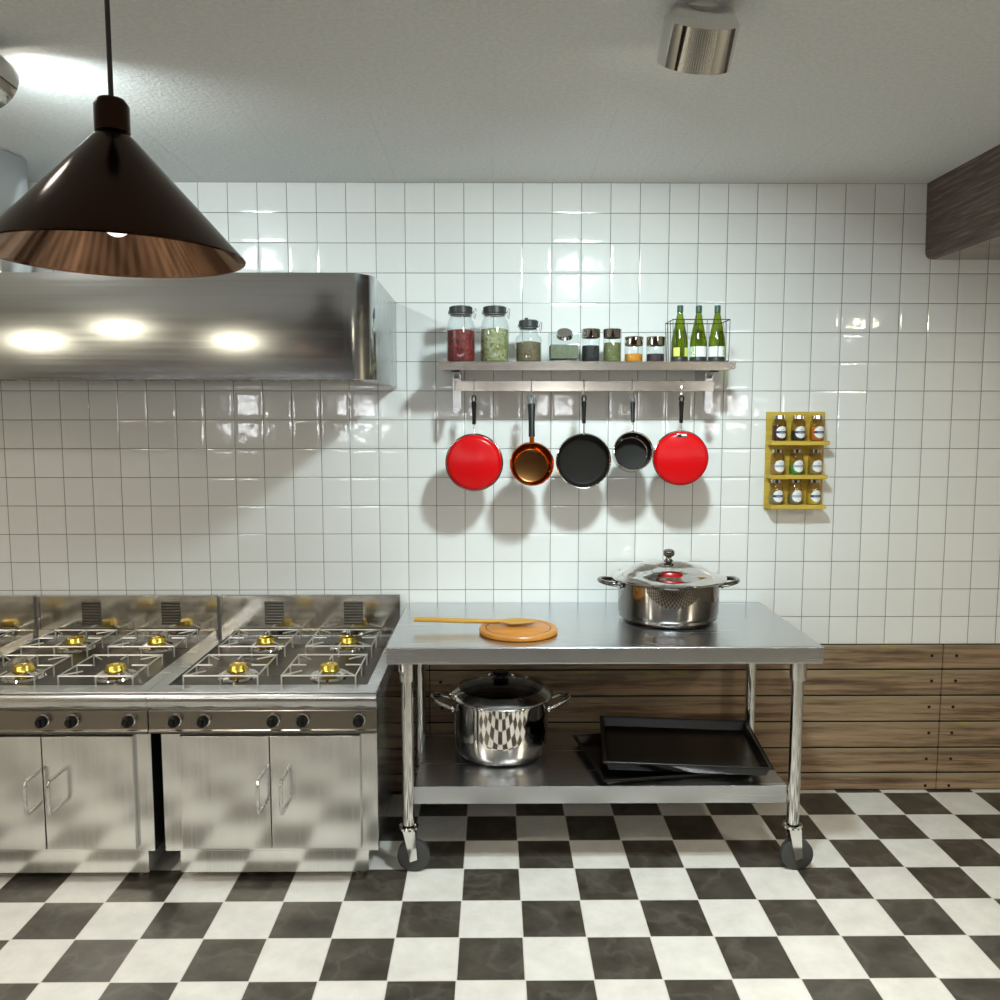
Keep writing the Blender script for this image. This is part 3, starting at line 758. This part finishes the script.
tin_jar(.4105, 'tall metal-capped glass jar of black peppercorns on the shelf', 'pepper', .039, .140, .036, .070)
tin_jar(.5015, 'tall metal-capped glass jar of olive green spice on the shelf', 'olive', .039, .140, .036, .082)
tin_jar(.593, 'short metal-capped glass jar of orange powder on the shelf', 'turmeric', .039, .108, .036, .036)
tin_jar(.6845, 'short metal-capped glass jar of dark purple seeds on the shelf', 'plum', .039, .108, .036, .036)

# wire basket and green bottles
t = thing('wire_basket', 'dark wire basket holding three green bottles on the shelf', 'basket', (.875, JY, SZ), group=None)
def rect(x0, x1, y0, y1, z): return [(x0, y0, z), (x1, y0, z), (x1, y1, z), (x0, y1, z)]
TOP, BOT = rect(-.130, .107, -.056, .100, .174), rect(-.1255, .1065, -.052, .090, .004)
w = MB(); w.tube([Vector(p) for p in TOP], .0022, 8, cyc=True); w.build('top_rim', 'cablebl', t)
w = MB()
w.tube([Vector(p) for p in BOT], .0020, 8, cyc=True)
for i in range(4):
    A0, A1, B0, B1 = Vector(TOP[i]), Vector(TOP[(i + 1) % 4]), Vector(BOT[i]), Vector(BOT[(i + 1) % 4])
    n = 5 if i % 2 == 0 else 3
    for k in range(n):
        u = k / n; w.tube([A0.lerp(A1, u), B0.lerp(B1, u)], .0013, 6)
for k in range(1, 5):
    y = -.052 + .142 * k / 5; w.tube([(-.1255, y, .004), (.1065, y, .004)], .0013, 6)
w.build('side_wires', 'cablebl', t)
def bottle(x, label, kind):
    t = thing('glass_bottle', label, 'bottle', (x, JY + .004, SZ + .0062), group='green bottles in the wire basket')
    MB().lathe([(0, .001), (.031, .001), (.0345, .005), (.0345, .078), (.032, .098), (.020, .158), (.0125, .196), (.0105, .215), (.0118, .221), (.0118, .224), (.0, .224)], n=44).build('glass_body', 'bottleglass', t)
    MB().lathe([(.0125, .203), (.0130, .205), (.0130, .229), (.011, .232), (0, .232)], n=32).build('cap', 'bottlecap', t)
    MB().lathe([(0, .0), (.0350, .0), (.0352, .014), (.0348, .015)], n=44).build('base_band', 'liner', t)
    if kind == 'lime':
        for a0, a1 in ((-PI / 2 - 1.05, -PI / 2 - .18), (-PI / 2 + .35, -PI / 2 + 1.2)):
            pts = [(.0351, .019), (.0353, .024), (.0353, .050), (.0351, .055)]
            MB().lathe(pts, n=16, a0=a0, a1=a1).build('label', 'lime', t)
    else:
        MB().lathe([(.0351, .018), (.0351, .060)], n=40, a0=-PI - .3, a1=.3).build('label', 'paper', t)
        g = MB(); s = 1 if kind == 'right_print' else -1
        g.lathe([(.0353, .018), (.0353, .060)], n=10, a0=-PI / 2 + (.55 if s > 0 else -1.25), a1=-PI / 2 + (1.25 if s > 0 else -.75))
        g.build('label_print', 'palegreen', t)
        g = MB(); a = -PI / 2 + s * .9
        for k in range(5):
            u = a + random.uniform(-.22, .22); zc = .024 + .007 * k
            g.lathe([(.0355, zc), (.0355, zc + .006)], n=4, a0=u - .14, a1=u + .14)
        g.build('label_leaf', 'green', t)
bottle(.787, 'green glass bottle with two lime oval labels, nearest the spice jars', 'lime')
bottle(.866, 'green glass bottle with a white label standing between two bottles', 'left_print')
bottle(.945, 'green glass bottle with a white label at the outer end of the basket', 'right_print')

# ---------------------------------------------------------------- spice rack
RZ = 1.335
t = thing('spice_rack', 'small yellow wooden three-tier spice rack on the tiled wall', 'spice rack', (1.368, -.001, RZ))
MB().box(1.236 - 1.368, 1.500 - 1.368, -.010, 0, .004, 1.782 - RZ, .001, 1).build('back_board', 'rack', t)
SH = (1.366 - RZ, 1.501 - RZ, 1.6525 - RZ)
for k, z in enumerate(SH):
    dx = (-.006, -.004, 0)[k]
    MB().prism([(1.240 - 1.368, -.010), (1.240 - 1.368, -.070), (1.252 - 1.368 + dx, -.084), (1.497 - 1.368 + dx, -.084), (1.497 - 1.368 + dx, -.010)], 'XY', z - .0185, z, .0015, 1).build('shelf', 'rack', t)
def spice(x, z, label, content, fill, band):
    t = thing('spice_jar', label, 'spice jar', (x, -.0455, z), group='spice jars in the yellow rack')
    MB().lathe([(0, .001), (.026, .001), (.0295, .004), (.0300, .008), (.0300, .074), (.0285, .084), (.0225, .094), (.0205, .100)], n=36).build('glass_body', 'paleglass', t)
    MB().lathe([(0, .003), (.026, .003), (.0280, .006), (.0280, fill), (0, fill + .002)], n=32).build('contents', content, t)
    MB().lathe([(.0205, .098), (.0245, .0985), (.0245, .113), (.0225, .115), (0, .115)], n=36).build('lid', 'chrome', t)
    # round paper label curved on the jar, with a dark band across it
    R_ = .0304; cz = .039; rad = .0275; a_c = -PI / 2 + .17
    def patch(z0, z1, rr, full=False, wmul=1.0):
        m = MB(); N = 14; rows = []
        for i in range(N + 1):
            zz = z0 + (z1 - z0) * i / N
            hw = (rad * .97 if full else math.sqrt(max(1e-8, rad * rad - (zz - cz) ** 2))) * wmul / R_
            rows.append([m.bm.verts.new((rr * math.cos(a_c + hw * (2 * k / 16 - 1)), rr * math.sin(a_c + hw * (2 * k / 16 - 1)), zz)) for k in range(17)])
        for A, B in zip(rows, rows[1:]):
            for k in range(16): m.bm.faces.new((A[k], A[k + 1], B[k + 1], B[k]))
        return m
    L = patch(cz - rad, cz + rad, R_).build('label', 'paper', t)
    patch(cz - .0055, cz + .0055, R_ + .0003, True, 1.08).build('label_band', band, L)
    p = MB()
    for k in range(5):
        a = a_c - .42 + k * .2
        p.lathe([(R_ + .0006, cz - .0022), (R_ + .0006, cz + .0022)], n=3, a0=a, a1=a + .13)
    for k in range(3):
        a = a_c - .22 + k * .16
        p.lathe([(R_ + .0003, cz + .010), (R_ + .0003, cz + .0125)], n=3, a0=a, a1=a + .12)
    p.build('label_print', 'greyink', L)
extra = dict(
    mar=grains('maroon spice', [(.04, .012, .014), (.10, .03, .03)], 300), blk=grains('black spice', [(.012, .012, .014), (.05, .05, .045)], 300),
    org=grains('orange spice', [(.62, .15, .01), (.75, .24, .02)], 300), tan=grains('tan spice', [(.36, .20, .06), (.50, .30, .11)], 300),
    grn=grains('bright green herb', [(.05, .26, .03), (.12, .40, .06)], 300), khk=grains('khaki spice', [(.28, .22, .07), (.38, .31, .12)], 300),
    sag=grains('grey green herb', [(.20, .20, .12), (.32, .31, .20)], 300), slt=grains('slate spice', [(.14, .14, .13), (.26, .25, .22)], 300),
    yel=grains('yellow powder', [(.58, .44, .03), (.68, .54, .06)], 300))
M.update(extra)
rows = [
    (SH[2] + RZ, (1.2815, 1.3665, 1.4515), (('mar', .068, 'navy', 'small spice jar of maroon spice on the top rack tier'), ('blk', .045, 'navy', 'small spice jar of black spice on the top rack tier'), ('org', .060, 'navy', 'small spice jar of orange spice on the top rack tier'))),
    (SH[1] + RZ, (1.2790, 1.3640, 1.4490), (('tan', .045, 'greyink', 'small spice jar of tan spice on the middle rack tier'), ('grn', .044, 'greyink', 'small spice jar of bright green herb on the middle rack tier'), ('khk', .040, 'greyink', 'small spice jar of khaki spice on the middle rack tier'))),
    (SH[0] + RZ, (1.2770, 1.3620, 1.4465), (('sag', .044, 'navy', 'small spice jar of grey-green herb on the bottom rack tier'), ('slt', .046, 'greyink', 'small spice jar of slate grey spice on the bottom rack tier'), ('yel', .048, 'navy', 'small spice jar of yellow powder on the bottom rack tier')))]
for z, xs, it in rows:
    for x, (c, f, bd, lb) in zip(xs, it): spice(x, z, lb, c, f, bd)

# ---------------------------------------------------------------- world, camera, view
wd = bpy.data.worlds.new('World'); bpy.context.scene.world = wd; wd.use_nodes = True
wd.node_tree.nodes['Background'].inputs[0].default_value = (.9, .95, 1, 1)
wd.node_tree.nodes['Background'].inputs[1].default_value = .5
cd = bpy.data.cameras.new('camera'); co = bpy.data.objects.new('camera', cd); C.objects.link(co)
cd.sensor_width = 36; cd.lens = 830.17 * 36 / 1000; cd.clip_start = .05
co.location = (0, -29.0328 * T, (21.434 - 7.9771) * T)
co.rotation_euler = (PI / 2 - .0971, 0, -.0078)
sc = bpy.context.scene; sc.camera = co
sc.view_settings.view_transform = 'Standard'; sc.view_settings.look = 'None'
sc.view_settings.exposure = 0.23; sc.view_settings.gamma = 1
sc.view_settings.use_curve_mapping = False
